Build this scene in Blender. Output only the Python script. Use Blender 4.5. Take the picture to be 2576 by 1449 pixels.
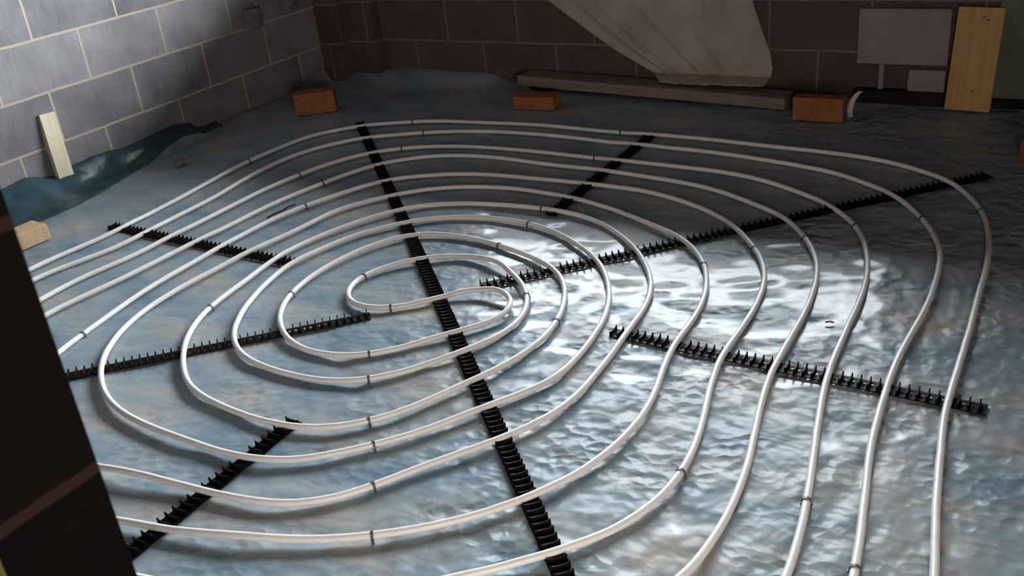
import bpy, bmesh, math, random
import numpy as np
from mathutils import Vector, Matrix
random.seed(7)
C = bpy.context.scene.collection
S = bpy.context.scene
for o in list(bpy.data.objects):
    bpy.data.objects.remove(o)

# ---------------------------------------------------------------- camera
cd = bpy.data.cameras.new('camera'); cam = bpy.data.objects.new('camera', cd); C.objects.link(cam)
cd.sensor_fit = 'HORIZONTAL'; cd.sensor_width = 36.0; cd.lens = 2456.35 * 36.0 / 2576.0
cd.clip_start = .05
ROT = ((0.8584196, -0.1462411, 0.4916598), (0.5030675, 0.4272443, -0.7512559), (-0.1001943, 0.8922308, 0.4403241))
cam.matrix_world = Matrix.Translation((4.0005, 0, 1.3552)) @ Matrix(ROT).to_4x4()
cd.dof.use_dof = True; cd.dof.focus_distance = 2.8; cd.dof.aperture_fstop = 9.0
S.camera = cam

# ---------------------------------------------------------------- light: overcast sky through the window in the back wall, weak warm light from the doorway behind the camera
WX0, WX1, WZ0, WZ1, BACK, BT = 0.70, 3.18, 0.95, 2.65, 4.508, 0.30
w = bpy.data.worlds.new('world'); S.world = w; w.use_nodes = True
bg = w.node_tree.nodes['Background']; bg.inputs[0].default_value = (0.55, 0.42, 0.36, 1); bg.inputs[1].default_value = 0.02
def area(name, loc, rot, sx, sy, power, col):
    l = bpy.data.lights.new(name, 'AREA'); l.shape = 'RECTANGLE'; l.size = sx; l.size_y = sy; l.energy = power; l.color = col
    o = bpy.data.objects.new(name, l); C.objects.link(o); o.location = loc; o.rotation_euler = rot; return o
# the bright strip of sky that shows between the ground outside and the eaves
area('window_daylight', (12, BACK + 30.0, 9.5), (math.radians(-90), 0, 0), 74, 19, 200000, (0.87, 0.94, 1.0))
area('doorway_light', (5.05, -.25, .80), (math.radians(90), 0, math.radians(20)), 1.8, 1.2, 86.0, (1.0, 0.90, 0.81))
S.view_settings.view_transform = 'Standard'; S.view_settings.look = 'None'
S.view_settings.exposure = 0.0; S.view_settings.gamma = 1.0; S.view_settings.use_curve_mapping = False

# ---------------------------------------------------------------- helpers
def lattice(seed):
    return np.random.RandomState(seed).rand(256, 256)
LAT = {}
def vn(x, y, seed=0):
    """smooth value noise, 0..1"""
    if seed not in LAT: LAT[seed] = lattice(seed)
    g = LAT[seed]; x = np.asarray(x, float); y = np.asarray(y, float)
    xi = np.floor(x).astype(int); yi = np.floor(y).astype(int); fx = x - xi; fy = y - yi
    fx = fx * fx * (3 - 2 * fx); fy = fy * fy * (3 - 2 * fy)
    a = g[xi % 256, yi % 256]; b = g[(xi + 1) % 256, yi % 256]; c = g[xi % 256, (yi + 1) % 256]; d = g[(xi + 1) % 256, (yi + 1) % 256]
    return (a * (1 - fx) + b * fx) * (1 - fy) + (c * (1 - fx) + d * fx) * fy
def link(name, me, mat=None, parent=None, smooth=False):
    o = bpy.data.objects.new(name, me); C.objects.link(o)
    if mat: me.materials.append(mat)
    if smooth:
        for p in me.polygons: p.use_smooth = True
    if parent: o.parent = parent
    return o
def obj(name, bm, mat, parent=None, smooth=False):
    me = bpy.data.meshes.new(name); bm.normal_update(); bm.to_mesh(me); bm.free()
    return link(name, me, mat, parent, smooth)
def empty(name, loc=(0, 0, 0), rot=(0, 0, 0)):
    o = bpy.data.objects.new(name, None); C.objects.link(o); o.location = loc; o.rotation_euler = rot; o.empty_display_size = .05; return o
def tag(o, label, cat, group=None, kind=None):
    o['label'] = label; o['category'] = cat
    if group: o['group'] = group
    if kind: o['kind'] = kind
    return o
def struct(o):
    o['kind'] = 'structure'; return o
def box(bm, x0, y0, z0, x1, y1, z1, M=None):
    vs = [bm.verts.new((x, y, z)) for x in (x0, x1) for y in (y0, y1) for z in (z0, z1)]
    f = [(0, 1, 3, 2), (4, 6, 7, 5), (0, 4, 5, 1), (2, 3, 7, 6), (0, 2, 6, 4), (1, 5, 7, 3)]
    fs = [bm.faces.new([vs[i] for i in q]) for q in f]
    if M is not None:
        for v in vs: v.co = M @ v.co
    return vs
def bevel(bm, w, seg=2):
    bmesh.ops.bevel(bm, geom=bm.edges[:], offset=w, segments=seg, affect='EDGES', profile=.6)
def rough_up(bm, amp, sc, seed):
    from mathutils import noise
    for v in bm.verts:
        p = v.co * sc + Vector((seed * 3.1, seed * 1.7, seed))
        v.co += noise.noise_vector(p) * amp
def subdivide(bm, n):
    bmesh.ops.subdivide_edges(bm, edges=bm.edges[:], cuts=n, use_grid_fill=True)
def tube(pts, r, n=10):
    """swept tube mesh along points (mostly horizontal)"""
    bm = bmesh.new(); P = [Vector(p) for p in pts]; rings = []
    for i, p in enumerate(P):
        t = (P[min(i + 1, len(P) - 1)] - P[max(i - 1, 0)]).normalized()
        up = Vector((0, 0, 1)) if abs(t.z) < .9 else Vector((1, 0, 0))
        s = t.cross(up).normalized(); u = s.cross(t)
        rings.append([bm.verts.new(p + r * (math.cos(a) * s + math.sin(a) * u)) for a in [2 * math.pi * k / n for k in range(n)]])
    for a, b in zip(rings, rings[1:]):
        for k in range(n):
            bm.faces.new((a[k], b[k], b[(k + 1) % n], a[(k + 1) % n]))
    bm.faces.new(rings[0]); bm.faces.new(rings[-1][::-1])
    return bm

# ---------------------------------------------------------------- materials
def mat(name):
    m = bpy.data.materials.new(name); m.use_nodes = True; nt = m.node_tree
    return m, nt, nt.nodes['Principled BSDF']
def N(nt, t, **k):
    n = nt.nodes.new(t)
    for a, b in k.items():
        if a in n.inputs: n.inputs[a].default_value = b
        else: setattr(n, a, b)
    return n
def ramp(nt, stops):
    r = nt.nodes.new('ShaderNodeValToRGB'); e = r.color_ramp.elements
    while len(e) < len(stops): e.new(.5)
    for q, (p, c) in zip(e, stops): q.position = p; q.color = c + (1,)
    return r
def mapping(nt, scale, coord='Object', rot=(0, 0, 0)):
    tc = nt.nodes.new('ShaderNodeTexCoord'); mp = nt.nodes.new('ShaderNodeMapping')
    mp.inputs['Scale'].default_value = scale; mp.inputs['Rotation'].default_value = rot
    nt.links.new(tc.outputs[coord], mp.inputs[0]); return mp
def simple(name, c1, c2, scale=(8, 8, 8), rough=.6, bump=.2, bscale=60, spec=.4, metallic=0, detail=4):
    m, nt, b = mat(name); L = nt.links.new
    n = N(nt, 'ShaderNodeTexNoise', Scale=1.0, Detail=detail); L(mapping(nt, scale).outputs[0], n.inputs['Vector'])
    r = ramp(nt, [(.3, c1), (.7, c2)]); L(n.outputs['Fac'], r.inputs[0]); L(r.outputs[0], b.inputs['Base Color'])
    b.inputs['Roughness'].default_value = rough; b.inputs['Specular IOR Level'].default_value = spec; b.inputs['Metallic'].default_value = metallic
    if bump:
        n2 = N(nt, 'ShaderNodeTexNoise', Scale=bscale, Detail=3.0); L(mapping(nt, (1, 1, 1)).outputs[0], n2.inputs['Vector'])
        bp = N(nt, 'ShaderNodeBump', Strength=bump, Distance=.004); L(n2.outputs['Fac'], bp.inputs['Height']); L(bp.outputs[0], b.inputs['Normal'])
    return m
def blockwork(name, c1, c2, mortar, streak=True, spec=.15):
    """450 x 225 concrete blocks in stretcher bond; uses metre UVs"""
    m, nt, b = mat(name); L = nt.links.new
    mp = mapping(nt, (1, 1, 1), 'UV')
    br = N(nt, 'ShaderNodeTexBrick', Scale=1.0); br.offset = .5; br.offset_frequency = 2; br.squash = 1.0
    br.inputs['Mortar Size'].default_value = .0068; br.inputs['Mortar Smooth'].default_value = .35
    br.inputs['Brick Width'].default_value = .45; br.inputs['Row Height'].default_value = .225; br.inputs['Bias'].default_value = 0
    br.inputs['Color1'].default_value = (0, 0, 0, 1); br.inputs['Color2'].default_value = (1, 1, 1, 1)
    wob = N(nt, 'ShaderNodeTexNoise', Scale=9.0, Detail=3.0); L(mp.outputs[0], wob.inputs['Vector'])
    mx = N(nt, 'ShaderNodeMix', data_type='VECTOR'); mx.inputs['Factor'].default_value = .006
    L(mp.outputs[0], mx.inputs[4]); L(wob.outputs['Color'], mx.inputs[5]); L(mx.outputs[1], br.inputs['Vector'])
    st = N(nt, 'ShaderNodeTexNoise', Scale=1.0, Detail=5.0, Roughness=.6)
    L(mapping(nt, (70, 7, 1) if streak else (14, 14, 1), 'UV').outputs[0], st.inputs['Vector'])
    bl = N(nt, 'ShaderNodeTexNoise', Scale=5.0, Detail=3.0); L(mp.outputs[0], bl.inputs['Vector'])
    a1 = N(nt, 'ShaderNodeMath', operation='MULTIPLY_ADD'); a1.inputs[1].default_value = .28; L(st.outputs['Fac'], a1.inputs[0])
    a0 = N(nt, 'ShaderNodeMath', operation='MULTIPLY'); a0.inputs[1].default_value = .55; L(bl.outputs['Fac'], a0.inputs[0]); L(a0.outputs[0], a1.inputs[2])
    a2 = N(nt, 'ShaderNodeMath', operation='MULTIPLY_ADD'); a2.inputs[1].default_value = .25; L(br.outputs['Color'], a2.inputs[0]); L(a1.outputs[0], a2.inputs[2])
    r = ramp(nt, [(.3, c1), (.8, c2)]); L(a2.outputs[0], r.inputs[0])
    cm = N(nt, 'ShaderNodeMix', data_type='RGBA'); L(br.outputs['Fac'], cm.inputs[0]); L(r.outputs[0], cm.inputs[6]); cm.inputs[7].default_value = mortar + (1,)
    L(cm.outputs[2], b.inputs['Base Color']); b.inputs['Roughness'].default_value = .9; b.inputs['Specular IOR Level'].default_value = spec
    gr = N(nt, 'ShaderNodeTexNoise', Scale=180.0, Detail=2.0); L(mp.outputs[0], gr.inputs['Vector'])
    h = N(nt, 'ShaderNodeMath', operation='MULTIPLY_ADD'); h.inputs[1].default_value = .3; L(gr.outputs['Fac'], h.inputs[0]); L(br.outputs['Fac'], h.inputs[2])
    bp = N(nt, 'ShaderNodeBump', Strength=.35, Distance=.003); L(h.outputs[0], bp.inputs['Height']); L(bp.outputs[0], b.inputs['Normal'])
    return m
def sheet_material():
    """pale blue-grey polythene: glossy, finely crinkled, with faint beige patches"""
    m, nt, b = mat('polythene'); L = nt.links.new
    n = N(nt, 'ShaderNodeTexNoise', Scale=1.0, Detail=5.0, Roughness=.6); L(mapping(nt, (3.0, 5.5, 3), rot=(0, 0, -.53)).outputs[0], n.inputs['Vector'])
    r = ramp(nt, [(.28, (.125, .22, .28)), (.50, (.275, .335, .37)), (.72, (.42, .38, .335))]); L(n.outputs['Fac'], r.inputs[0]); L(r.outputs[0], b.inputs['Base Color'])
    b.inputs['Roughness'].default_value = .38; b.inputs['Specular IOR Level'].default_value = .12
    b.inputs['Coat Weight'].default_value = .13; b.inputs['Coat Roughness'].default_value = .09
    n1 = N(nt, 'ShaderNodeTexNoise', Scale=1.0, Detail=2.0, Roughness=.5, Distortion=.5); L(mapping(nt, (6, 13, 6), rot=(0, 0, -.53)).outputs[0], n1.inputs['Vector'])
    wn = N(nt, 'ShaderNodeTexNoise', Scale=14.0, Detail=4.0); L(mapping(nt, (1, 1, 1)).outputs[0], wn.inputs['Vector'])
    def facets(sc, rot):
        mp = mapping(nt, sc, rot=rot); mx = N(nt, 'ShaderNodeMix', data_type='VECTOR'); mx.inputs['Factor'].default_value = .35
        ad = N(nt, 'ShaderNodeVectorMath', operation='ADD'); L(mp.outputs[0], ad.inputs[0]); L(wn.outputs['Color'], ad.inputs[1])
        v = N(nt, 'ShaderNodeTexVoronoi', Scale=1.0); v.feature = 'SMOOTH_F1'; v.inputs['Smoothness'].default_value = .25; L(ad.outputs[0], v.inputs['Vector']); return v
    n2 = N(nt, 'ShaderNodeTexNoise', Scale=1.0, Detail=1.5, Roughness=.45, Distortion=.15); L(mapping(nt, (17, 12, 15), rot=(0, 0, -.3)).outputs[0], n2.inputs['Vector'])
    v = facets((27, 30, 27), (0, 0, -.4))
    pn = N(nt, 'ShaderNodeTexNoise', Scale=4.5, Detail=2.0); L(mapping(nt, (1, 1, 1)).outputs[0], pn.inputs['Vector'])
    pm = N(nt, 'ShaderNodeMapRange'); pm.inputs['From Min'].default_value = .38; pm.inputs['From Max'].default_value = .62; L(pn.outputs['Fac'], pm.inputs[0])
    tc = nt.nodes.new('ShaderNodeTexCoord'); sx = nt.nodes.new('ShaderNodeSeparateXYZ'); L(tc.outputs['Object'], sx.inputs[0])
    mr = N(nt, 'ShaderNodeMapRange'); mr.inputs['From Min'].default_value = 1.6; mr.inputs['From Max'].default_value = 3.0; mr.inputs['To Min'].default_value = .25; mr.inputs['To Max'].default_value = 1.0
    L(sx.outputs[0], mr.inputs[0])
    b1 = N(nt, 'ShaderNodeBump', Distance=.006); L(n1.outputs['Fac'], b1.inputs['Height']); L(mr.outputs[0], b1.inputs['Strength'])
    b2 = N(nt, 'ShaderNodeBump', Distance=.012); L(n2.outputs['Fac'], b2.inputs['Height']); L(b1.outputs[0], b2.inputs['Normal']); L(mr.outputs[0], b2.inputs['Strength'])
    b3 = N(nt, 'ShaderNodeBump', Distance=.0065); st = N(nt, 'ShaderNodeMath', operation='MULTIPLY'); L(mr.outputs[0], st.inputs[0]); L(pm.outputs[0], st.inputs[1]); L(st.outputs[0], b3.inputs['Strength']); L(v.outputs['Distance'], b3.inputs['Height']); L(b2.outputs[0], b3.inputs['Normal'])
    L(b3.outputs[0], b.inputs['Normal'])
    return m
def plain(name, c, rough=.4, spec=.5):
    m, nt, b = mat(name); L = nt.links.new
    n = N(nt, 'ShaderNodeTexNoise', Scale=25.0, Detail=2.0); L(mapping(nt, (1, 1, 1)).outputs[0], n.inputs['Vector'])
    r = ramp(nt, [(.3, tuple(k * .94 for k in c)), (.7, c)]); L(n.outputs['Fac'], r.inputs[0]); L(r.outputs[0], b.inputs['Base Color'])
    b.inputs['Roughness'].default_value = rough; b.inputs['Specular IOR Level'].default_value = spec; return m
M_BLOCK = blockwork('grey_blockwork', (.135, .13, .142), (.33, .32, .325), (.44, .375, .30))
M_BLOCKR = blockwork('brown_grey_blockwork', (.095, .060, .058), (.155, .105, .10), (.21, .15, .14), False)
M_BLOCKD = blockwork('blockwork_painted_shade', (.0025, .002, .002), (.005, .0038, .0035), (.018, .010, .008), False, .02)  # near-black block colour: the shade on the doorway jamb is painted in
M_SHEET = sheet_material()
M_PIPE = plain('white_pipe', (.86, .83, .79), .42)
M_BLACK = plain('black_plastic', (.009, .007, .008), .5, .07)
M_STAPLE = plain('dark_staple_plastic', (.10, .095, .10), .4)
M_BRICK = simple('orange_brick', (.28, .095, .04), (.37, .155, .07), (20, 20, 20), .85, .5, 120, .2)
M_BRICKP = simple('pale_brick', (.55, .36, .20), (.66, .47, .30), (20, 20, 20), .85, .5, 120, .2)
M_BRICKR = simple('red_brick', (.34, .09, .05), (.44, .14, .08), (20, 20, 20), .85, .5, 120, .2)
M_PINE = simple('pine', (.50, .29, .11), (.62, .38, .16), (60, 60, 4), .6, .1, 80, .3)
M_PINEP = simple('pale_pine', (.66, .55, .38), (.80, .70, .52), (60, 60, 5), .6, .1, 80, .3)
M_KNOT = plain('wood_knot', (.13, .07, .03), .7)
M_PLANK = simple('grey_plank_wood', (.20, .14, .115), (.30, .22, .18), (4, 60, 60), .75, .25, 80, .3)
M_CLOTH = simple('dust_sheet_fabric', (.40, .32, .26), (.54, .45, .37), (5, 5, 5), .9, .15, 250, .1)
M_GREY = simple('grey_board', (.27, .23, .215), (.34, .295, .28), (7, 7, 7), .8, .1, 150, .2)
M_GREYG = simple('greenish_board', (.13, .14, .10), (.19, .20, .15), (7, 7, 7), .85, .1, 150, .2)
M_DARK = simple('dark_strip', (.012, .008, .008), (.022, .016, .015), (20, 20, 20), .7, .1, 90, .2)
M_CONC = simple('screed', (.30, .28, .26), (.38, .36, .33), (6, 6, 6), .9, .3, 120, .2)
M_INS = simple('yellow_insulation', (.06, .052, .02), (.10, .085, .04), (25, 25, 25), .9, .5, 90, .1)
M_PLAST = simple('ceiling_plasterboard', (.05, .042, .038), (.075, .062, .055), (3, 3, 3), .9, 0)
M_CREAM = plain('cream_plastic', (.70, .64, .52), .4)
M_CLEAR, _nt, _b = mat('clear_polythene')
_n = N(_nt, 'ShaderNodeTexNoise', Scale=60.0, Detail=3.0); _bp = N(_nt, 'ShaderNodeBump', Strength=.6, Distance=.004); _nt.links.new(_n.outputs['Fac'], _bp.inputs['Height']); _nt.links.new(_bp.outputs[0], _b.inputs['Normal'])
_b.inputs['Base Color'].default_value = (.35, .36, .40, 1); _b.inputs['Roughness'].default_value = .12; _b.inputs['Transmission Weight'].default_value = .55; _b.inputs['IOR'].default_value = 1.15; _b.inputs['Coat Weight'].default_value = .6

# ---------------------------------------------------------------- the setting
def wall(name, boxes, material, uvaxis, u0, v0):
    """boxes joined into one wall; UVs in metres along the wall so the block courses line up"""
    bm = bmesh.new()
    for b in boxes: box(bm, *b)
    uv = bm.loops.layers.uv.new('metres')
    bm.normal_update()
    bmesh.ops.recalc_face_normals(bm, faces=bm.faces[:])
    for f in bm.faces:
        n = f.normal
        for l in f.loops:
            p = l.vert.co
            h = p.y if abs(n.x) > .7 else p.x
            l[uv].uv = (h - u0, p.z - v0) if abs(n.z) < .7 else (p.x - u0, p.y - v0)
    return struct(obj(name, bm, material))
H = 2.9
wall('wall_left', [(-.12, .286, -.05, 0, BACK + BT, H)], M_BLOCK, 'y', 2.581, -.016)
wall('wall_back', [(0, BACK, -.05, WX0, BACK + BT, H), (WX1, BACK, -.05, 4.6, BACK + BT, H),
                   (WX0, BACK, -.05, WX1, BACK + BT, WZ0), (WX0, BACK, WZ1, WX1, BACK + BT, H)], M_BLOCKR, 'x', .592 + .225, -.003)
wall('wall_right', [(4.6, .288, -.05, 4.72, BACK + BT, H)], M_BLOCKR, 'y', .1, 0)
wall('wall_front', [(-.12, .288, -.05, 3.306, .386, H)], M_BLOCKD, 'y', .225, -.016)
bm = bmesh.new(); box(bm, -.12, .215, -.05, 3.296, .288, .868); box(bm, -.12, .215, .868, 3.25, .288, H); obj_ins = struct(obj('trim_1', bm, M_INS))
bm = bmesh.new(); box(bm, -.12, -2.2, -.13, 4.72, BACK + BT, -.05); struct(obj('floor', bm, M_CONC))
bm = bmesh.new(); box(bm, -.12, -2.2, H, 4.72, BACK + BT, H + .1); struct(obj('ceiling', bm, M_PLAST))
# block pier in the far left corner and the narrower nib beside it
wall('wall_corner', [(0, 4.358, -.05, .16, BACK, H), (.16, 4.44, -.05, .355, BACK, H)], M_BLOCKR, 'x', .30, -.003)

# ---------------------------------------------------------------- polythene sheet over the whole floor
def sm(t):
    t = np.clip(t, 0, 1); return t * t * (3 - 2 * t)
def sheet_z(x, y):
    x = np.asarray(x, float); y = np.asarray(y, float)
    a = x * .858 + y * .503; b = -x * .503 + y * .858          # along / across the main crinkle direction
    z = (vn(x * 3.1, y * 3.1, 1) - .5) * .010 + (vn(x * 8, y * 8, 2) - .5) * .005
    z += -np.abs(vn(a * 6, b * 12, 3) - .5) * .006 + .001
    for (x0, y0, x1, y1, hgt, wd) in FOLDS:
        dx, dy = x1 - x0, y1 - y0; L2 = dx * dx + dy * dy
        t = np.clip(((x - x0) * dx + (y - y0) * dy) / L2, 0, 1); d = np.hypot(x - x0 - t * dx, y - y0 - t * dy)
        z += hgt * np.exp(-(d / wd) ** 2) * np.sin(math.pi * np.clip(t, .02, .98)) ** .5
    w = sm((x - 1.7) / 1.1)                                   # crumpled flat facets, mostly in the right half
    for k, (an, fr, am) in enumerate(((.3, 5.2, .0042), (1.35, 4.1, .0045), (2.2, 6.3, .0032), (.85, 11.0, .0016), (2.75, 9.0, .0018))):
        q = (x * math.cos(an) + y * math.sin(an)) * fr + 2.2 * vn(x * 2.3 + k * 7, y * 2.3, 60 + k)
        z = z + w * am * (np.abs(q % 1.0 - .5) - .25) * (.3 + 1.4 * vn(x * 1.7, y * 1.7 + 9 * k, 70 + k))
    return np.clip(z * .6 + .001, -.0045, .0034)
FOLDS = [(3.72, 2.02, 3.55, 1.2, -.008, .02), (2.62, 1.95, 3.1, 2.05, .006, .02), (2.1, 1.85, 2.45, 1.6, -.008, .03), (2.25, 2.0, 2.6, 1.72, .006, .02),
         (2.9, 1.3, 3.35, 1.18, -.009, .025), (3.0, 1.4, 3.3, 1.3, .007, .02), (.45, 3.05, .6, 3.5, .010, .02), (3.2, 1.75, 3.5, 1.3, -.008, .02)]
def sheet_full(x, y):
    z = sheet_z(x, y)
    ul = (.02 + .05 * vn(y * 2.6, 0 * y, 11) * (y < 3.3) + .06 * sm((y - 4.1) / .2)) * (.7 + .6 * vn(y * 9, 0 * y + 3, 12))
    wl = .07 + .20 * vn(y * 3 + 2, 0 * y, 13)
    z = z + ul * sm(1 - x / wl) ** 1.3
    ub = np.where(x < .45, .055, np.where(x < 1.05, .055, .055 - .049 * sm((x - 1.05) / .2))) * (.8 + .4 * vn(x * 6, 0 * x, 15))
    wb = .10 + .25 * vn(x * 3.5, 0 * x, 14) * (x < 1.3)
    z = z + ub * sm(1 - (BACK - y) / wb) ** 1.5
    return z
def build_sheet():
    st = .0125
    xs = np.arange(.006, 4.59, st); ys = np.arange(-.9, BACK - .004, st)
    X, Y = np.meshgrid(xs, ys, indexing='ij'); Z = sheet_full(X, Y)
    # keep clear of the pier and nib in the corner
    nx, ny = X.shape
    co = np.stack([X, Y, Z], -1).reshape(-1, 3)
    idx = np.arange(nx * ny).reshape(nx, ny)
    f = np.stack([idx[:-1, :-1], idx[1:, :-1], idx[1:, 1:], idx[:-1, 1:]], -1).reshape(-1, 4)
    cx = X[:-1, :-1].reshape(-1); cy = Y[:-1, :-1].reshape(-1)
    keep = ~((cy < .39) & (cx < 3.31)) & ~((cx < .165) & (cy > 4.335)) & ~((cx < .36) & (cy > 4.42))
    f = f[keep]
    me = bpy.data.meshes.new('plastic_sheet'); me.from_pydata(co.tolist(), [], f.tolist())
    bm = bmesh.new(); bm.from_mesh(me); bmesh.ops.delete(bm, geom=[v for v in bm.verts if not v.link_faces], context='VERTS'); bm.to_mesh(me); bm.free()
    o = link('plastic_sheet', me, M_SHEET, None, True)
    return tag(o, 'crinkled pale blue-grey polythene sheet covering the floor under the white pipe', 'plastic sheet')
build_sheet()

# a darker teal sheet turned up at the foot of the left wall, lapped over the floor sheet
def edge_sheet():
    nu, nv = 150, 22; g = []; bm = bmesh.new()
    for i in range(nu + 1):
        y = .5 + (3.45 - .5) * i / nu; row = []
        lap = float(.30 - .05 * vn(y * 2.2, 0, 51) - .22 * sm((y - 2.35) / .9)); top = float(.022 + .040 * vn(y * 4.1, 0, 52) - .022 * math.exp(-((y - 2.49) / .09) ** 2)) * (1 - .75 * float(sm((y - 2.75) / .5)))
        for j in range(nv + 1):
            t = j / nv; x = lap * (1 - t) + .008
            z = float(sheet_full(x, y)) + .0035 + top * float(sm((t - .55) / .45)) + .016 * float(sm(t * 2)) * (abs(float(vn(y * 13 + t * 2, t * 5, 53)) - .5) * 1.6) * (1 - .3 * t)
            row.append(bm.verts.new((x + .012 * (float(vn(y * 11, t * 4, 54)) - .5) * min(1, 3 * (1 - t)), y, z)))
        g.append(row)
    for a, b in zip(g, g[1:]):
        for j in range(nv): bm.faces.new((a[j], b[j], b[j + 1], a[j + 1]))
    bmesh.ops.recalc_face_normals(bm, faces=bm.faces[:])
    o = obj('damp_proof_sheet', bm, M_TEAL, None, True)
    md = o.modifiers.new('thickness', 'SOLIDIFY'); md.thickness = .001; md.offset = 0
    return tag(o, 'dark teal plastic sheet turned up along the foot of the left block wall', 'plastic sheet')
M_TEAL = simple('teal_polythene', (.018, .050, .065), (.045, .095, .115), (7, 7, 7), .32, .9, 16, .4)
edge_sheet()

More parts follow.
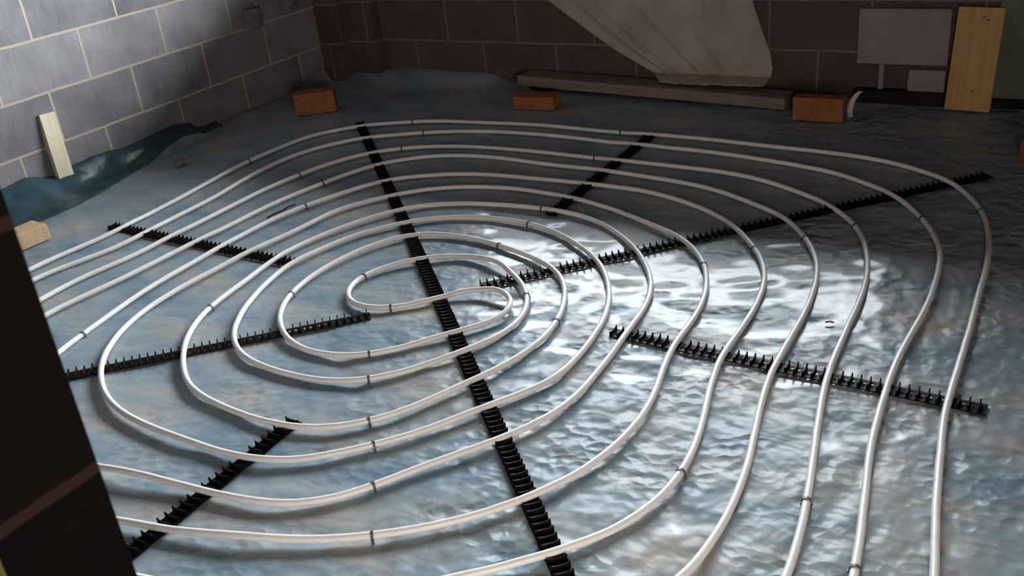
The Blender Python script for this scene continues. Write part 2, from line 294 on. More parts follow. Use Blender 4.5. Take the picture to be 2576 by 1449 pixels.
# ---------------------------------------------------------------- the white heating pipe: one double spiral
PATH = '''
3660,-600 3662,-550 3665,-500 3667,-450 3670,-400 3672,-350 3675,-300 3677,-250 3680,-200 3683,-151 3685,-101 3688,-51 3690,-1 3692,49 3694,99 
3696,149 3697,199 3698,249 3699,299 3700,349 3700,399 3700,449 3700,499 3700,549 3701,599 3701,649 3702,699 3704,749 3706,799 3709,849 3712,899 
3716,949 3720,999 3724,1049 3729,1099 3733,1149 3736,1199 3738,1249 3739,1299 3738,1349 3736,1399 3732,1449 3726,1498 3720,1548 3713,1597 3705,1647 
3698,1696 3690,1746 3682,1795 3675,1845 3669,1894 3665,1944 3661,1994 3658,2044 3656,2094 3653,2144 3652,2194 3651,2244 3652,2294 3654,2344 3657,2394 
3660,2443 3663,2493 3665,2543 3666,2593 3666,2643 3664,2693 3662,2743 3659,2793 3654,2843 3648,2893 3639,2942 3626,2990 3610,3037 3592,3084 3571,3130 
3549,3174 3524,3218 3497,3260 3467,3301 3435,3339 3400,3374 3363,3408 3324,3439 3283,3468 3240,3495 3196,3518 3150,3538 3103,3554 3055,3567 3006,3580 
2957,3591 2908,3601 2859,3611 2810,3621 2761,3629 2711,3636 2662,3642 2612,3647 2562,3651 2512,3653 2462,3655 2412,3656 2362,3657 2312,3658 2262,3661 
2212,3664 2163,3668 2113,3673 2063,3678 2013,3682 1963,3686 1913,3689 1863,3690 1813,3691 1763,3690 1713,3688 1663,3685 1613,3681 1563,3674 1514,3666 
1465,3656 1416,3644 1368,3630 1321,3614 1274,3596 1229,3576 1183,3554 1139,3531 1096,3505 1054,3478 1013,3449 974,3417 939,3382 907,3343 880,3301 
857,3256 840,3209 827,3160 818,3111 812,3061 810,3011 810,2961 812,2911 817,2861 823,2811 830,2761 838,2712 846,2663 851,2613 855,2564 857,2514 
858,2464 859,2413 861,2363 865,2314 869,2264 871,2214 872,2164 869,2114 863,2064 853,2015 842,1965 830,1916 819,1867 812,1818 810,1769 812,1719 
818,1670 826,1620 834,1570 842,1521 851,1471 860,1422 871,1373 884,1325 899,1277 919,1231 941,1186 967,1143 996,1102 1028,1063 1062,1027 1099,992 
1138,959 1178,929 1220,900 1263,874 1307,850 1352,828 1398,809 1445,792 1493,777 1541,765 1590,755 1639,747 1689,740 1739,735 1789,731 1840,727 
1890,725 1940,722 1990,721 2040,720 2090,719 2139,720 2189,721 2239,723 2289,725 2339,729 2389,733 2439,738 2489,744 2538,750 2588,758 2637,766 
2687,776 2735,787 2784,800 2831,814 2879,830 2926,847 2972,867 3017,887 3062,910 3107,934 3150,959 3191,987 3231,1017 3269,1050 3305,1085 3337,1123 
3367,1164 3394,1207 3416,1252 3435,1298 3449,1346 3457,1395 3461,1445 3463,1495 3462,1545 3459,1595 3454,1645 3448,1695 3440,1744 3430,1793 3421,1842 
3411,1891 3402,1940 3394,1990 3388,2039 3383,2089 3381,2139 3379,2189 3378,2239 3377,2289 3376,2339 3375,2389 3372,2439 3369,2489 3363,2538 3357,2588 
3348,2637 3337,2686 3324,2734 3307,2781 3287,2827 3265,2872 3240,2915 3212,2957 3182,2997 3149,3035 3113,3069 3074,3100 3032,3128 2989,3154 2946,3179 
2902,3203 2857,3226 2811,3245 2764,3261 2716,3274 2667,3285 2617,3293 2568,3300 2518,3307 2469,3313 2419,3318 2369,3323 2319,3328 2270,3331 2220,3333 
2170,3335 2120,3336 2070,3338 2020,3341 1970,3346 1920,3352 1871,3356 1821,3360 1771,3360 1721,3358 1671,3352 1621,3344 1572,3332 1525,3316 1479,3295 
1437,3269 1398,3237 1364,3201 1333,3161 1305,3119 1280,3075 1260,3030 1243,2983 1230,2935 1219,2886 1208,2837 1198,2788 1188,2739 1180,2690 1173,2640 
1168,2590 1165,2541 1163,2491 1162,2441 1160,2391 1159,2341 1156,2291 1154,2241 1152,2191 1150,2141 1148,2091 1147,2041 1145,1991 1143,1941 1140,1891 
1135,1841 1130,1792 1124,1742 1119,1692 1116,1642 1118,1592 1125,1543 1136,1494 1151,1446 1167,1398 1186,1351 1208,1306 1232,1263 1260,1221 1291,1182 
1326,1145 1363,1112 1404,1081 1446,1054 1490,1029 1536,1008 1583,990 1630,975 1679,963 1728,954 1778,947 1828,942 1878,940 1928,939 1978,941 2028,944 
2078,950 2127,957 2177,965 2226,974 2275,984 2324,993 2373,1003 2422,1014 2470,1027 2518,1041 2565,1057 2612,1074 2659,1093 2704,1113 2749,1136 
2792,1161 2834,1189 2874,1218 2913,1250 2949,1284 2984,1320 3016,1359 3046,1399 3072,1441 3095,1486 3115,1532 3130,1579 3143,1628 3152,1677 3157,1727 
3159,1777 3156,1827 3150,1876 3141,1925 3130,1974 3120,2023 3112,2073 3106,2122 3103,2172 3101,2222 3099,2272 3095,2322 3089,2371 3080,2421 3068,2469 
3052,2517 3034,2563 3013,2609 2988,2652 2960,2693 2928,2732 2892,2767 2853,2799 2812,2827 2769,2852 2725,2876 2680,2898 2635,2920 2589,2941 2544,2962 
2497,2980 2450,2995 2402,3008 2353,3019 2304,3029 2254,3038 2205,3045 2155,3050 2105,3053 2055,3052 2006,3048 1956,3040 1907,3029 1859,3015 1811,2998 
1766,2976 1724,2950 1686,2919 1651,2883 1618,2844 1586,2804 1555,2764 1528,2722 1506,2678 1491,2632 1482,2583 1477,2533 1472,2482 1466,2432 1458,2383 
1450,2333 1442,2284 1435,2235 1430,2185 1426,2135 1423,2085 1419,2036 1416,1986 1414,1936 1414,1886 1417,1836 1422,1786 1431,1737 1444,1688 1461,1641 
1482,1596 1508,1553 1537,1512 1570,1474 1605,1439 1643,1407 1684,1377 1727,1351 1772,1329 1818,1311 1866,1297 1915,1287 1965,1280 2015,1275 2064,1272 
2114,1270 2164,1269 2214,1268 2265,1268 2315,1271 2364,1279 2412,1293 2457,1313 2499,1340 2538,1372 2575,1406 2610,1442 2644,1479 2675,1517 2704,1558 
2731,1600 2757,1642 2784,1685 2811,1728 2836,1771 2859,1815 2875,1862 2884,1910 2886,1960 2885,2011 2882,2061 2876,2111 2869,2160 2858,2209 2844,2257 
2827,2304 2807,2350 2784,2394 2759,2437 2730,2479 2699,2518 2665,2554 2628,2588 2589,2619 2548,2648 2506,2675 2462,2700 2417,2722 2371,2739 2322,2752 
2273,2760 2223,2765 2173,2765 2123,2762 2073,2753 2024,2741 1978,2723 1934,2700 1894,2671 1856,2637 1821,2601 1788,2563 1758,2523 1733,2480 1713,2435 
1697,2387 1685,2338 1676,2289 1669,2239 1665,2189 1668,2140 1676,2091 1688,2042 1703,1994 1721,1947 1740,1901 1762,1856 1788,1813 1816,1772 1849,1734 
1886,1700 1927,1672 1972,1650 2019,1635 2069,1626 2119,1620 2169,1619 2219,1621 2269,1627 2317,1639 2363,1658 2406,1684 2444,1716 2478,1753 2508,1793 
2536,1835 2562,1878 2585,1922 2606,1968 2621,2015 2629,2065 2628,2114 2618,2163 2600,2210 2575,2253 2544,2293 2509,2329 2471,2362 2430,2391 2387,2416 
2340,2434 2291,2443 2241,2443 2193,2432 2147,2413 2105,2386 2066,2353 2033,2315 2005,2273 1987,2226 1980,2176 1988,2127 2010,2083 2046,2048 2091,2027 
2140,2023 2188,2035 2231,2060 2268,2093 2302,2131 2336,2170 2374,2206 2417,2232 2465,2242 2511,2232 2548,2202 2566,2158 2566,2110 2548,2062 2520,2019 
2488,1979 2457,1939 2427,1900 2396,1860 2363,1824 2324,1792 2281,1767 2234,1751 2184,1743 2134,1744 2085,1754 2038,1772 1995,1797 1955,1827 1918,1862 
1887,1900 1860,1943 1839,1988 1824,2036 1814,2085 1808,2134 1807,2184 1810,2234 1816,2284 1825,2333 1839,2382 1858,2429 1882,2473 1913,2512 1951,2542 
1996,2563 2044,2576 2095,2581 2146,2581 2196,2577 2245,2569 2294,2558 2342,2544 2389,2529 2437,2512 2483,2493 2528,2471 2569,2443 2606,2410 2638,2372 
2666,2330 2689,2285 2709,2239 2725,2192 2737,2143 2745,2094 2748,2044 2745,1994 2738,1945 2726,1896 2711,1848 2693,1802 2672,1756 2652,1710 2630,1665 
2608,1621 2582,1578 2552,1538 2517,1502 2478,1471 2434,1446 2388,1428 2339,1418 2289,1414 2239,1414 2189,1418 2139,1422 2089,1429 2040,1438 1992,1451 
1945,1469 1902,1493 1861,1522 1823,1554 1787,1589 1752,1626 1721,1665 1693,1706 1669,1750 1649,1796 1634,1843 1623,1892 1614,1942 1607,1991 1600,2041 
1592,2090 1585,2140 1580,2189 1576,2239 1577,2289 1580,2339 1588,2388 1600,2437 1615,2485 1633,2531 1653,2577 1676,2622 1701,2665 1730,2706 1762,2744 
1799,2779 1839,2808 1883,2831 1930,2850 1978,2865 2027,2876 2077,2884 2126,2890 2176,2894 2226,2895 2276,2895 2326,2893 2376,2888 2426,2880 2474,2867 
2520,2849 2565,2826 2607,2798 2647,2768 2685,2736 2721,2701 2756,2665 2788,2627 2819,2587 2848,2546 2873,2504 2896,2459 2914,2412 2929,2365 2939,2316 
2946,2266 2951,2216 2955,2166 2959,2117 2963,2067 2966,2017 2968,1967 2970,1917 2971,1867 2969,1817 2963,1767 2952,1719 2935,1672 2914,1626 2890,1583 
2863,1541 2834,1500 2805,1459 2776,1418 2749,1376 2722,1334 2693,1293 2662,1254 2625,1220 2584,1192 2539,1171 2491,1157 2442,1147 2392,1141 2342,1136 
2292,1131 2243,1125 2193,1119 2144,1111 2094,1104 2045,1097 1995,1092 1945,1090 1895,1091 1846,1095 1796,1103 1747,1115 1698,1130 1651,1148 1605,1170 
1562,1196 1524,1227 1490,1264 1460,1304 1435,1348 1413,1393 1395,1440 1379,1487 1367,1536 1356,1584 1346,1633 1336,1682 1326,1732 1317,1781 1310,1830 
1304,1880 1300,1930 1297,1980 1295,2030 1293,2080 1292,2130 1291,2180 1290,2230 1289,2280 1288,2330 1289,2380 1291,2430 1295,2480 1302,2529 1312,2578 
1324,2627 1339,2674 1356,2722 1373,2768 1392,2816 1411,2862 1433,2908 1459,2951 1490,2989 1526,3023 1566,3053 1610,3078 1655,3101 1702,3120 1749,3136 
1797,3149 1846,3159 1895,3166 1945,3170 1995,3173 2045,3174 2095,3175 2145,3176 2195,3176 2245,3175 2295,3174 2345,3174 2396,3174 2446,3173 2495,3172 
2545,3167 2594,3158 2642,3145 2690,3129 2737,3110 2783,3090 2828,3067 2871,3042 2912,3013 2950,2981 2986,2946 3020,2909 3052,2871 3083,2832 3112,2791 
3139,2749 3162,2705 3183,2659 3200,2612 3213,2564 3223,2515 3230,2465 3235,2415 3238,2366 3239,2316 3240,2266 3240,2216 3241,2166 3243,2116 3248,2066 
3256,2016 3265,1967 3276,1919 3288,1870 3299,1821 3309,1772 3317,1723 3322,1673 3324,1623 3321,1573 3314,1524 3301,1476 3283,1429 3261,1384 3234,1342 
3204,1302 3171,1264 3136,1229 3100,1194 3063,1161 3025,1127 2987,1095 2948,1064 2907,1035 2864,1009 2820,987 2774,967 2727,949 2679,933 2631,918 
2583,903 2535,890 2487,878 2438,868 2389,859 2339,852 2290,846 2240,842 2190,840 2139,838 2089,838 2039,838 1989,839 1939,840 1889,842 1839,844 
1789,847 1740,851 1690,857 1640,863 1591,872 1542,882 1494,895 1446,911 1399,929 1353,950 1309,974 1266,1002 1226,1033 1188,1067 1154,1104 1123,1143 
1097,1186 1074,1231 1056,1277 1041,1326 1029,1374 1019,1424 1011,1473 1004,1523 998,1572 991,1622 986,1672 981,1722 978,1772 978,1821 982,1871 
989,1921 997,1970 1004,2019 1008,2069 1010,2119 1010,2169 1010,2219 1010,2269 1011,2319 1011,2369 1011,2419 1011,2469 1010,2519 1009,2570 1009,2619 
1009,2669 1010,2719 1013,2769 1018,2819 1024,2868 1032,2918 1041,2968 1052,3017 1066,3065 1084,3112 1105,3157 1131,3200 1160,3240 1194,3278 1231,3312 
1270,3343 1312,3370 1357,3393 1403,3413 1450,3429 1499,3442 1548,3452 1597,3460 1647,3465 1697,3469 1747,3471 1797,3472 1847,3472 1897,3472 1947,3470 
1997,3468 2047,3465 2097,3461 2146,3458 2196,3455 2246,3454 2296,3453 2346,3453 2396,3452 2446,3451 2496,3450 2546,3448 2596,3445 2646,3442 2696,3438 
2746,3432 2795,3425 2844,3415 2893,3403 2940,3386 2986,3367 3031,3345 3075,3321 3119,3296 3161,3269 3201,3239 3238,3206 3274,3171 3307,3133 3338,3094 
3365,3052 3388,3008 3408,2962 3425,2915 3440,2867 3454,2819 3465,2770 3475,2721 3482,2672 3488,2622 3492,2572 3495,2522 3497,2472 3498,2422 3500,2372 
3502,2322 3504,2272 3506,2222 3509,2173 3514,2123 3519,2073 3526,2024 3534,1974 3543,1925 3551,1876 3561,1827 3570,1777 3579,1728 3588,1679 3596,1630 
3604,1580 3610,1531 3615,1481 3619,1431 3620,1381 3617,1331 3611,1281 3600,1232 3584,1184 3564,1138 3540,1094 3512,1052 3481,1012 3447,975 3411,939 
3373,907 3334,876 3292,848 3250,822 3205,799 3160,778 3114,759 3066,741 3019,726 2970,711 2922,698 2873,687 2824,676 2775,666 2726,657 2677,650 
2627,643 2577,638 2528,633 2478,629 2428,626 2378,624 2328,622 2278,621 2228,620 2178,620 2128,620 2078,620 2028,620 1978,621 1928,622 1878,623 
1828,624 1778,626 1728,628 1678,632 1628,636 1577,641 1528,647 1478,655 1429,665 1380,676 1332,690 1285,705 1238,723 1193,743 1148,765 1104,789 
1061,816 1019,845 979,877 941,910 905,946 872,985 842,1025 816,1068 794,1112 776,1159 762,1207 750,1256 742,1305 735,1355 729,1406 725,1456 721,1505 
718,1555 715,1605 712,1655 710,1705 709,1755 708,1805 707,1855 707,1905 709,1955 713,2005 718,2055 723,2105 727,2154 728,2204 725,2253 720,2303 
715,2352 711,2402 707,2452 704,2502 700,2552 695,2602 690,2651 684,2701 678,2751 672,2801 666,2851 661,2901 657,2950 655,3000 655,3050 657,3099 
661,3149 665,3199 670,3250 676,3300 685,3350 700,3398 720,3442 748,3483 780,3522 814,3559 851,3593 890,3624 932,3650 976,3673 1022,3694 1069,3713 
1116,3730 1164,3745 1212,3757 1261,3766 1311,3773 1360,3780 1410,3786 1460,3792 1510,3798 1560,3804 1609,3809 1659,3813 1708,3815 1758,3816 1808,3815 
1858,3813 1908,3810 1958,3806 2008,3802 2058,3799 2108,3796 2158,3795 2208,3794 2258,3795 2308,3796 2358,3797 2408,3798 2458,3797 2508,3796 2558,3794 
2608,3790 2658,3786 2707,3781 2757,3776 2807,3771 2857,3767 2907,3762 2956,3758 3006,3754 3056,3749 3106,3743 3155,3736 3205,3727 3253,3716 3302,3702 
3349,3685 3394,3664 3438,3640 3480,3612 3520,3582 3557,3548 3591,3512 3620,3472 3647,3429 3671,3385 3692,3340 3710,3293 3725,3246 3737,3197 3747,3148 
3756,3099 3763,3049 3769,3000 3773,2950 3777,2900 3779,2850 3781,2800 3781,2750 3782,2700 3783,2650 3785,2600 3786,2550 3788,2500 3789,2450 3789,2400 
3790,2350 3790,2300 3791,2250 3791,2200 3792,2150 3793,2100 3795,2050 3799,2001 3804,1951 3810,1901 3815,1851 3821,1802 3827,1752 3833,1702 3841,1653 
3848,1604 3856,1554 3863,1505 3869,1455 3874,1406 3878,1356 3879,1306 3880,1256 3879,1206 3877,1156 3875,1105 3873,1055 3870,1005 3868,954 3867,904 
3866,854 3866,804 3867,754 3868,704 3870,654 3872,604 3874,554 3876,504 3878,455 3880,405 3881,355 3882,305 3883,255 3883,205 3882,155 3881,105 
3880,55 3878,5 3876,-45 3874,-95 3872,-145 3870,-195 3868,-245 3866,-295 3865,-345 3863,-395 3862,-445 3861,-495 3860,-545 3860,-595 
'''
PTS = np.array([[float(k) for k in t.split(',')] for t in PATH.split()]) / 1000.0
def catmull(P, m):
    out = []
    Q = np.vstack([2 * P[0] - P[1], P, 2 * P[-1] - P[-2]])
    for i in range(1, len(Q) - 2):
        a, b, c, d = Q[i - 1], Q[i], Q[i + 1], Q[i + 2]
        for k in range(m):
            t = k / m
            out.append(.5 * (2 * b + (c - a) * t + (2 * a - 5 * b + 4 * c - d) * t * t + (3 * b - a - 3 * c + d) * t ** 3))
    out.append(P[-1]); return np.array(out)
PIPE_R = .0088
PXY = catmull(PTS, 2)
# rails, given by their two ends (x, y)
RAILS = [('black ribbed pipe clip rail, longest, running diagonally across the whole spiral', (.810, 3.655), (3.40, 1.075), 0),
         ('black pipe clip rail under the straight pipe runs nearest the left wall', (.655, 2.246), (1.650, 2.215), 0),
         ('black pipe clip rail from the spiral centre towards the dark foreground pier', (1.50, 1.342), (2.170, 1.992), 0),
         ('short black pipe clip rail at lower left, its near end behind the foreground pier', (2.350, .70), (2.344, 1.455), 0),
         ('black pipe clip rail from the spiral centre towards the pine board at the right', (2.392, 2.282), (3.690, 3.650), 0),
         ('black pipe clip rail across the pipes at the right, pointing to the right wall', (2.912, 2.152), (3.875, 2.118), 0),
         ('black pipe clip rail in the shaded far part, below the dust sheet', (2.328, 2.868), (2.325, 3.805), 0)]
PZ = np.full(len(PXY), .0158)
drail = np.full(len(PXY), 9.0)
for _, a, b, _k in RAILS:
    a = np.array(a); b = np.array(b); d = b - a; t = np.clip(((PXY - a) @ d) / (d @ d), 0, 1)
    drail = np.minimum(drail, np.hypot(*(PXY - a - t[:, None] * d).T))
arc = np.r_[0, np.cumsum(np.hypot(*np.diff(PXY, axis=0).T))]
PZ = PZ + sm((drail - .03) / .12) * (.003 * vn(arc * 3.0, 0 * arc, 21) - .0035)
for bx, by, ba, bs in ((2.47, 2.195, .014, .11), (2.36, 2.40, .010, .10), (2.12, 1.10, .010, .12), (2.52, 1.05, .006, .12)):   # where the stiff pipe bows up
    PZ = PZ + ba * np.exp(-((PXY[:, 0] - bx) ** 2 + (PXY[:, 1] - by) ** 2) / bs ** 2) * sm((drail - .015) / .08)
tb = tube(np.column_stack([PXY, PZ]), PIPE_R, 12)
pipe = tag(obj('heating_pipe', tb, M_PIPE, None, True), 'white plastic underfloor heating pipe laid as a double spiral with S-bend centre', 'pipe')

def make_rail(label, a, b):
    a = Vector(a + (0,)); b = Vector(b + (0,)); d = b - a; L = d.length; ang = math.atan2(d.y, d.x)
    root = tag(empty('pipe_clip_rail', (a.x, a.y, .0036), (0, 0, ang)), label, 'pipe clip rail', 'black pipe clip rails under the white pipe')
    pitch = .0225; n = int(L / pitch)
    # pipe crossings in rail coordinates
    ca, sa = math.cos(ang), math.sin(ang)
    u = (PXY[:, 0] - a.x) * ca + (PXY[:, 1] - a.y) * sa; v = -(PXY[:, 0] - a.x) * sa + (PXY[:, 1] - a.y) * ca
    near = np.abs(v) < .024; U = u[near]; V = v[near]
    bm = bmesh.new()
    for s in (-1, 1):
        box(bm, 0, s * .0175 - .0045, 0, L, s * .0175 + .0045, .0030)
    for k in range(n + 1):
        x = k * pitch; wd = .0062 if k % 2 else .0100
        box(bm, max(x - wd, 0), -.0135, .0003, min(x + wd, L), .0135, .0027)
    for x in (0, L - .02):                                        # solid end plates
        box(bm, x, -.0225, .0006, x + .02, .0225, .0032)
    obj('base_strip', bm, M_BLACK, root)
    ks = []
    for k in range(n + 1):
        x = k * pitch + .002
        if x > L - .002: continue
        dd = np.min(np.hypot(U - x, (V - np.clip(V, -.0205, .0205)))) if len(U) else 9
        if dd > PIPE_R + .0025: ks.append(x)
    ks = ks[::-1]; M_w = [x for x in ks]
    for x in M_w[:100]:
        o = bpy.data.objects.new('clip_tooth', TOOTH); C.objects.link(o); o.parent = root; o.location = (x, 0, 0)
    if len(M_w) > 100:                                            # only the longest rail: its far teeth as one piece
        bm = bmesh.new()
        for x in M_w[100:]:
            n0 = len(bm.verts); bm.from_mesh(TOOTH); bm.verts.ensure_lookup_table()
            for v in bm.verts[n0:]: v.co.x += x
        o = obj('clip_teeth', bm, M_BLACK, root); o['kind'] = 'stuff'
    return root
def tooth_mesh():
    """thin cross wall of a clip rail, its two outer ends drawn up into points"""
    bm = bmesh.new(); prof = [(-.0205, .0024), (.0205, .0024), (.0214, .0110), (.0210, .0168), (.0198, .0168), (.0172, .0138), (.006, .0125), (-.006, .0125), (-.0172, .0138), (-.0198, .0168), (-.0210, .0168), (-.0214, .0110)]
    a = [bm.verts.new((-.0019 + .03 * z, y, z)) for y, z in prof]; b = [bm.verts.new((.0019 - .03 * z, y, z)) for y, z in prof]
    n = len(prof)
    bm.faces.new(a[::-1]); bm.faces.new(b)
    for k in range(n): bm.faces.new((a[k], a[(k + 1) % n], b[(k + 1) % n], b[k]))
    bmesh.ops.recalc_face_normals(bm, faces=bm.faces[:])
    me = bpy.data.meshes.new('clip_tooth'); bm.to_mesh(me); bm.free(); me.materials.append(M_BLACK); return me
TOOTH = tooth_mesh()
for lab, a, b, _k in RAILS: make_rail(lab, a, b)

# ---------------------------------------------------------------- staples that pin the pipe to the floor
STAPLES = [
 (.667, 3.019, 'on the outermost pipe beside the left wall'), (0.655, 3.025, 'on the third pipe from outside, left of the long rail'),
 (1.036, 2.943, 'on the fourth pipe from outside, left of the long rail'), (1.219, 2.886, 'on the fifth pipe from outside, left of the long rail'),
 (1.331, 2.651, 'on the innermost left bend, just right of the left rail end'), (1.831, 2.012, 'on the left bend two pipes outside the innermost one'),
 (1.634, 1.843, 'on the pipe just before it passes behind the foreground pier'), (1.361, 1.560, 'on the outermost pipe near the far end of the long rail'),
 (1.093, 3.722, 'on the second pipe near the far end of the long rail'), (1.251, 3.586, 'on the third pipe near the long rail far end'),
 (1.291, 3.357, 'on the outermost pipe at the far end of the shaded rail'), (2.183, 3.794, 'on the third pipe left of the shaded far rail'),
 (2.221, 3.455, 'at the near end of the shaded far rail'), (2.276, 2.895, 'on the next pipe in front of the shaded far rail'),
 (2.298, 2.757, 'on the second loop behind the S-bend centre'), (2.294, 2.558, 'at the upper left of the S-bend'),
 (1.982, 2.201, 'at the lower left of the S-bend'), (2.210, 2.046, 'with splayed legs, right of the S-bend below the rail end'),
 (2.575, 2.253, 'on the second loop right of the S-bend'), (2.737, 2.143, 'on the first pipe in front of the left rail tip'),
 (2.324, 1.792, 'on the second pipe in front of the left rail tip'), (2.406, 1.684, 'just below the right diagonal rail, nearest the centre'),
 (3.001, 2.631, 'just below the right diagonal rail, second from the centre'), (3.112, 2.791, 'just below the right diagonal rail, third from the centre'),
 (3.240, 2.915, 'just below the right diagonal rail, fourth from the centre'), (3.365, 3.052, 'just below the right diagonal rail, second from the right edge'),
 (3.549, 3.174, 'on the outermost right pipe below the diagonal rail end'), (3.710, 3.293, 'farthest of the four-staple row left of the long rail'),
 (2.535, 1.520, 'in the row left of the long rail, above a white scrap'), (2.610, 1.442, 'second from front in row left of the long rail'),
 (2.708, 1.313, 'frontmost of the row left of the long rail'), (2.813, 1.174, 'on the bend right of the long rail in the foreground'),
 (3.324, 1.623, 'on the third pipe from the right edge in the foreground'), (3.596, 1.630, 'on the second pipe from the right edge in the foreground'),
 (3.729, 1.474, 'on the rightmost pipe in the foreground')]
def staple_mesh():
    bm = bmesh.new(); r0, r1, hw = PIPE_R + .0002, PIPE_R + .0020, .0032
    prof = []
    for k in range(9):
        a = math.pi * k / 8; prof.append((math.cos(a), math.sin(a)))
    inner = [(r0 * c, r0 * s) for c, s in prof]; outer = [(r1 * c, r1 * s) for c, s in prof]
    inner = [(r0, -.021)] + inner + [(-r0, -.021)]; outer = [(r1, -.021)] + outer + [(-r1, -.021)]
    R = []
    for (iy, iz), (oy, oz) in zip(inner, outer):
        R.append([bm.verts.new((-hw, iy, iz)), bm.verts.new((hw, iy, iz)), bm.verts.new((hw, oy, oz)), bm.verts.new((-hw, oy, oz))])
    for p, q in zip(R, R[1:]):
        for k in range(4): bm.faces.new((p[k], p[(k + 1) % 4], q[(k + 1) % 4], q[k]))
    bm.faces.new(R[0][::-1]); bm.faces.new(R[-1])
    for s in (-1, 1):                                             # barbs splayed from the legs
        for z in (-.008, -.014):
            box(bm, -hw * .7, s * .0105 - .001, z, hw * .7, s * .0105 + .001, z + .006, Matrix.Translation((0, s * .003, 0)) @ Matrix.Rotation(s * -.35, 4, 'X'))
    bmesh.ops.recalc_face_normals(bm, faces=bm.faces[:])
    me = bpy.data.meshes.new('pipe_staple'); bm.to_mesh(me); bm.free(); me.materials.append(M_STAPLE); return me
SM_ = staple_mesh(); first = None
for x, y, where in STAPLES:
    i = int(np.argmin(np.hypot(PXY[:, 0] - x, PXY[:, 1] - y))); t = PXY[min(i + 1, len(PXY) - 1)] - PXY[i - 1]
    if first is None:
        o = first = bpy.data.objects.new('pipe_staple', SM_)
    else:
        o = first.copy()
    C.objects.link(o); o.location = (PXY[i, 0], PXY[i, 1], PZ[i]); o.rotation_euler = (0, 0, math.atan2(t[1], t[0]))
    tag(o, 'small dark pipe staple ' + where, 'pipe staple', 'dark staples over the white pipe')

# ---------------------------------------------------------------- bricks
def brick(loc, rotz, dims, m, label, seed):
    bm = bmesh.new(); a, b, c = dims; box(bm, -a / 2, -b / 2, 0, a / 2, b / 2, c)
    bevel(bm, .004, 2); subdivide(bm, 2); rough_up(bm, .0012, 30, seed); 
    zmin = min(v.co.z for v in bm.verts)
    for v in bm.verts: v.co.z -= zmin
    o = obj('clay_brick', bm, m, None, False); o.location = loc; o.rotation_euler = (0, 0, rotz)
    return tag(o, label, 'brick', 'loose bricks holding down the plastic sheet')
brick((1.588, 4.105, .004), .12, (.215, .1025, .065), M_BRICK, 'orange brick lying flat on the sheet left of the long plank end', 1)
brick((2.950, 4.180, .004), .0, (.215, .065, .1025), M_BRICK, 'pale orange brick on edge in front of the right plank end', 2)
brick((.405, 3.80, .004), .62, (.215, .1025, .112), M_BRICK, 'dark orange brick in the shaded far left corner', 3)
brick((.435, 1.975, .004), 1.52, (.215, .1025, .065), M_BRICKP, 'pale buff brick by the left wall, partly hidden by the foreground pier', 4)
brick((3.885, 3.83, .004), .5, (.215, .1025, .085), M_BRICKR, 'dark red brick cut off by the right edge of the view', 5)

# ---------------------------------------------------------------- timber
def timber(name, p0, p1, width_dir, wd, th, m, bev=.002):
    """board whose long axis runs from p0 to p1, given at the middle of its back face"""
    p0 = Vector(p0); p1 = Vector(p1); ax = (p1 - p0); L = ax.length; ax.normalize()
    wv = Vector(width_dir); wv = (wv - ax * wv.dot(ax)).normalized(); nv = ax.cross(wv)
    M = Matrix((wv, nv, ax)).transposed().to_4x4(); M.translation = p0
    bm = bmesh.new(); box(bm, -wd / 2, 0, 0, wd / 2, th, L); bevel(bm, bev, 1)
    o = obj(name, bm, m); o.matrix_world = M; return o, M, L
def knot(parent, x, z, r, th):
    bm = bmesh.new(); bmesh.ops.create_circle(bm, cap_ends=True, radius=r, segments=10, matrix=Matrix.Translation((x, th, z)) @ Matrix.Rotation(-math.pi / 2, 4, 'X') @ Matrix.Diagonal((1, .6, 1, 1)))
    res = bmesh.ops.extrude_face_region(bm, geom=bm.faces[:])
    for v in res['geom']:
        if isinstance(v, bmesh.types.BMVert): v.co.y += .0006
    bmesh.ops.recalc_face_normals(bm, faces=bm.faces[:])
    obj('knot', bm, M_KNOT, parent)
o, M_, L_ = timber('pine_board', (3.508, 4.428, .004), (3.520, BACK - .024, .425), (-1, 0, 0), .178, .022, M_PINE)
tag(o, 'yellow pine board leaning upright on the back wall at the right', 'wooden board')
for x, z, r in ((-.03, .375, .006), (-.012, .385, .005), (-.01, .085, .005)): knot(o, x, z, r, .0215)
o, M_, L_ = timber('timber_batten', (.050, 2.506, .030), (.012, 2.530, .352), (0, 1, 0), .078, .028, M_PINEP)
tag(o, 'short pale timber batten leaning on the left block wall', 'timber batten')
for x, z, r in ((.0, .30, .006), (.008, .03, .004)): knot(o, x, z, r, .0275)
def plank():
    bm = bmesh.new(); box(bm, 0, 0, 0, 1.44, .135, .052); bevel(bm, .003, 1); subdivide(bm, 3); rough_up(bm, .001, 9, 9)
    o = obj('timber_plank', bm, M_PLANK)
    a = Vector((1.335, 4.345, .036)); b = Vector((2.775, 4.270, .008)); d = (b - a).normalized(); s = Vector((0, 0, 1)).cross(d).normalized(); u = d.cross(s)
    M = Matrix((d, s, u)).transposed().to_4x4(); M.translation = a; o.matrix_world = M
    return tag(o, 'long grey-brown timber plank lying along the foot of the back wall', 'timber plank')
plank()
o = obj('timber_offcut', (lambda bm: (box(bm, 1.40, 4.37, .006, 1.44, 4.46, .034), bevel(bm, .002, 1), bm)[2])(bmesh.new()), M_DARK)
tag(o, 'dark timber offcut under the left end of the plank', 'timber offcut')

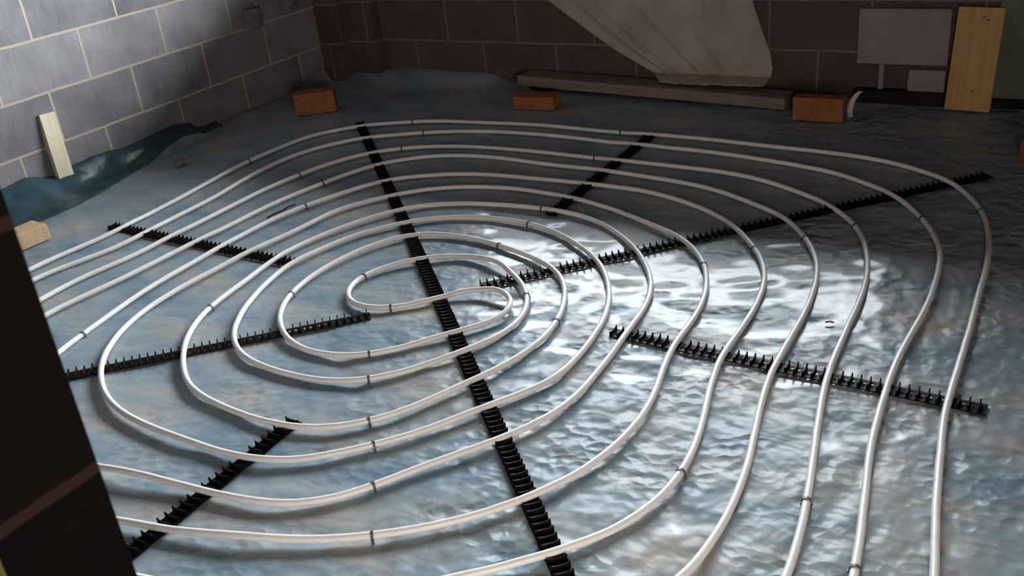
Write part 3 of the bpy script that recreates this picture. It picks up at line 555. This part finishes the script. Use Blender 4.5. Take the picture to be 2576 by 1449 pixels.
# ---------------------------------------------------------------- dust sheet hanging from the window sill down to the plank
def dust_sheet():
    zs = [.012, .03, .136, .209, .30, .446, .60, .75, .93]
    left = [2.26, 2.199, 2.0, 1.862, 1.72, 1.507, 1.32, 1.16, 1.02]
    right = [2.629, 2.632, 2.656, 2.645, 2.61, 2.558, 2.51, 2.47, 2.44]
    nu, nv = 90, 80; bm = bmesh.new(); g = []
    for j in range(nv + 1):
        t = j / nv; z = .102 + (.95 - .102) * t
        xl = float(np.interp(z, zs, left)); xr = float(np.interp(z, zs, right)); row = []
        for i in range(nu + 1):
            s = i / nu; x = xl + (xr - xl) * s
            ang = s * 6.0 + (1 - t) * .5
            f = .016 * math.sin(ang * 3.1 + 1.2 * math.sin(s * 4 + t * 2)) + .008 * math.sin(ang * 7.3 + t * 3) + .006 * (float(vn(s * 9, t * 6, 31)) - .5)
            fold = f * (.5 + .5 * (1 - t)) * (1 - .75 * s ** 2)
            y = BACK - .030 - abs(fold) - .01 * (1 - t)
            zz = z
            row.append(bm.verts.new((x, y, zz)))
        g.append(row)
    # lower hem spread forward over the plank
    low = g[0]; prev = low
    for k in range(1, 9):
        row = []
        for i, v in enumerate(low):
            s = i / nu; yy = v.co.y - .014 * k; 
            row.append(bm.verts.new((v.co.x + .01 * k * (1 - s), yy, max(.101 - .0022 * k, .0) + .005 * float(vn(s * 12, k * .5, 33)))))
        for i in range(nu): bm.faces.new((prev[i], row[i], row[i + 1], prev[i + 1]))
        prev = row
    for a, b in zip(g, g[1:]):
        for i in range(nu): bm.faces.new((a[i], a[i + 1], b[i + 1], b[i]))
    bmesh.ops.recalc_face_normals(bm, faces=bm.faces[:])
    o = obj('dust_sheet', bm, M_CLOTH, None, True)
    md = o.modifiers.new('thickness', 'SOLIDIFY'); md.thickness = .002; md.offset = 0
    return tag(o, 'creased beige dust sheet hanging over the sill of the back wall', 'dust sheet')
dust_sheet()

# ---------------------------------------------------------------- boards and offcuts against the back wall at the right
def slab(name, m, x0, y0, z0, x1, y1, z1, label, cat, bev=.002, seed=0, group=None):
    bm = bmesh.new(); box(bm, x0, y0, z0, x1, y1, z1); bevel(bm, bev, 1)
    if seed: subdivide(bm, 2); rough_up(bm, .0015, 25, seed)
    return tag(obj(name, bm, m), label, cat, group)
slab('wall_foot_strip', M_DARK, 3.03, 4.455, .004, 3.425, 4.504, .064, 'black strip at the wall foot left of the pine board', 'plastic strip', .004)  # near-black box along the wall foot, a lower one right of the pine board
slab('concrete_offcut', M_BLOCKR if False else M_GREY, 3.253, 4.462, .064, 3.405, 4.504, .160, 'grey concrete offcut standing under the right half of the grey board', 'concrete offcut', .004, 4)
slab('timber_strip', M_GREY, 3.128, 4.475, .064, 3.150, 4.500, .176, 'thin grey upright strip under the left half of the grey board', 'timber strip', .002)
slab('grey_board', M_GREY, 3.03, 4.480, .176, 3.405, 4.502, .416, 'rectangular light grey board on the back wall left of the pine board', 'board', .002)
slab('sheet_board', M_GREYG, 3.585, 4.482, .045, 4.35, 4.503, .95, 'dark greenish grey board on the back wall right of the pine board', 'board', .002)
slab('wall_foot_strip', M_DARK, 3.60, 4.470, .004, 4.38, 4.504, .045, 'black strip at the wall foot right of the pine board', 'plastic strip', .004)

# ---------------------------------------------------------------- small scraps
def strip(name, pts, wdir, wd, th, m, label, cat):
    """a bent strip with real thickness through the given points"""
    bm = bmesh.new(); wv = Vector(wdir).normalized(); R = []
    P = [Vector(p) for p in pts]
    for i, p in enumerate(P):
        t = (P[min(i + 1, len(P) - 1)] - P[max(i - 1, 0)]).normalized(); n = t.cross(wv).normalized()
        k = wd * (1 - .35 * abs(i / (len(P) - 1) - .4))
        R.append([bm.verts.new(p + wv * a * k / 2 + n * b * th / 2) for a, b in ((-1, -1), (1, -1), (1, 1), (-1, 1))])
    for p, q in zip(R, R[1:]):
        for k in range(4): bm.faces.new((p[k], p[(k + 1) % 4], q[(k + 1) % 4], q[k]))
    bm.faces.new(R[0][::-1]); bm.faces.new(R[-1]); bmesh.ops.recalc_face_normals(bm, faces=bm.faces[:])
    return tag(obj(name, bm, m, None, True), label, cat)
strip('plastic_offcut', [(3.070, 4.235, .006), (3.066, 4.235, .03), (3.068, 4.236, .055), (3.076, 4.238, .08), (3.090, 4.242, .104), (3.104, 4.246, .118)], (1, .2, 0), .026, .0015, M_CREAM,
      'curled cream plastic offcut standing beside the pale orange brick', 'plastic offcut')
strip('plastic_scrap', [(2.592, 1.432, .006), (2.603, 1.430, .008), (2.615, 1.433, .012), (2.622, 1.440, .009)], (.5, .86, 0), .012, .001, M_CREAM,
      'tiny white torn scrap on the sheet below the front pipes', 'scrap')
strip('brick_chip', [(3.435, 2.405, .006), (3.445, 2.408, .008), (3.457, 2.411, .006)], (-.2, 1, 0), .006, .003, M_BRICK, 'tiny orange chip beside the fourth pipe from the right', 'brick chip')
strip('black_offcut', [(1.243, 2.520, .006), (1.245, 2.56, .007), (1.252, 2.60, .006), (1.253, 2.64, .009), (1.262, 2.668, .007)], (-.7, .6, .1), .007, .003, M_BLACK, 'thin black offcut on the sheet between the straight left pipes', 'offcut')
strip('clear_scrap', [(.285, 2.95, .012), (.30, 2.93, .028), (.318, 2.912, .018), (.325, 2.90, .030), (.335, 2.885, .010)], (.6, .7, .25), .05, .0012, M_CLEAR, 'crumpled shiny clear plastic scrap on the floor below the left wall', 'scrap')
def clear_flap(y0, y1, z0, z1, label, seed):
    bm = bmesh.new(); n = 14; g = []
    for j in range(n + 1):
        row = []
        for i in range(n + 1):
            s, t = i / n, j / n
            y = y0 + (y1 - y0) * (.5 + (s - .5) * (1 - .35 * t)); z = z0 + (z1 - z0) * t
            x = .012 + .055 * math.sin(math.pi * s) * (.35 + .65 * t) + .02 * float(vn(s * 5, t * 5, seed))
            row.append(bm.verts.new((x, y, z)))
        g.append(row)
    for a, b in zip(g, g[1:]):
        for i in range(n): bm.faces.new((a[i], a[i + 1], b[i + 1], b[i]))
    o = obj('plastic_flap', bm, M_CLEAR, None, False)
    md = o.modifiers.new('thickness', 'SOLIDIFY'); md.thickness = .0012; md.offset = 0
    return tag(o, label, 'plastic flap', 'clear plastic flaps on the left wall')
f1 = clear_flap(3.775, 3.935, .425, .535, 'crumpled clear plastic flap hanging by a thread on the left wall', 41)
bm = tube([(.045, 3.875, .535), (.03, 3.868, .60), (.012, 3.858, .68)], .0016, 6); obj('thread', bm, M_CREAM, f1, True)
clear_flap(4.09, 4.22, .47, .56, 'dim crumpled clear plastic flap on the left wall nearest the corner', 43)
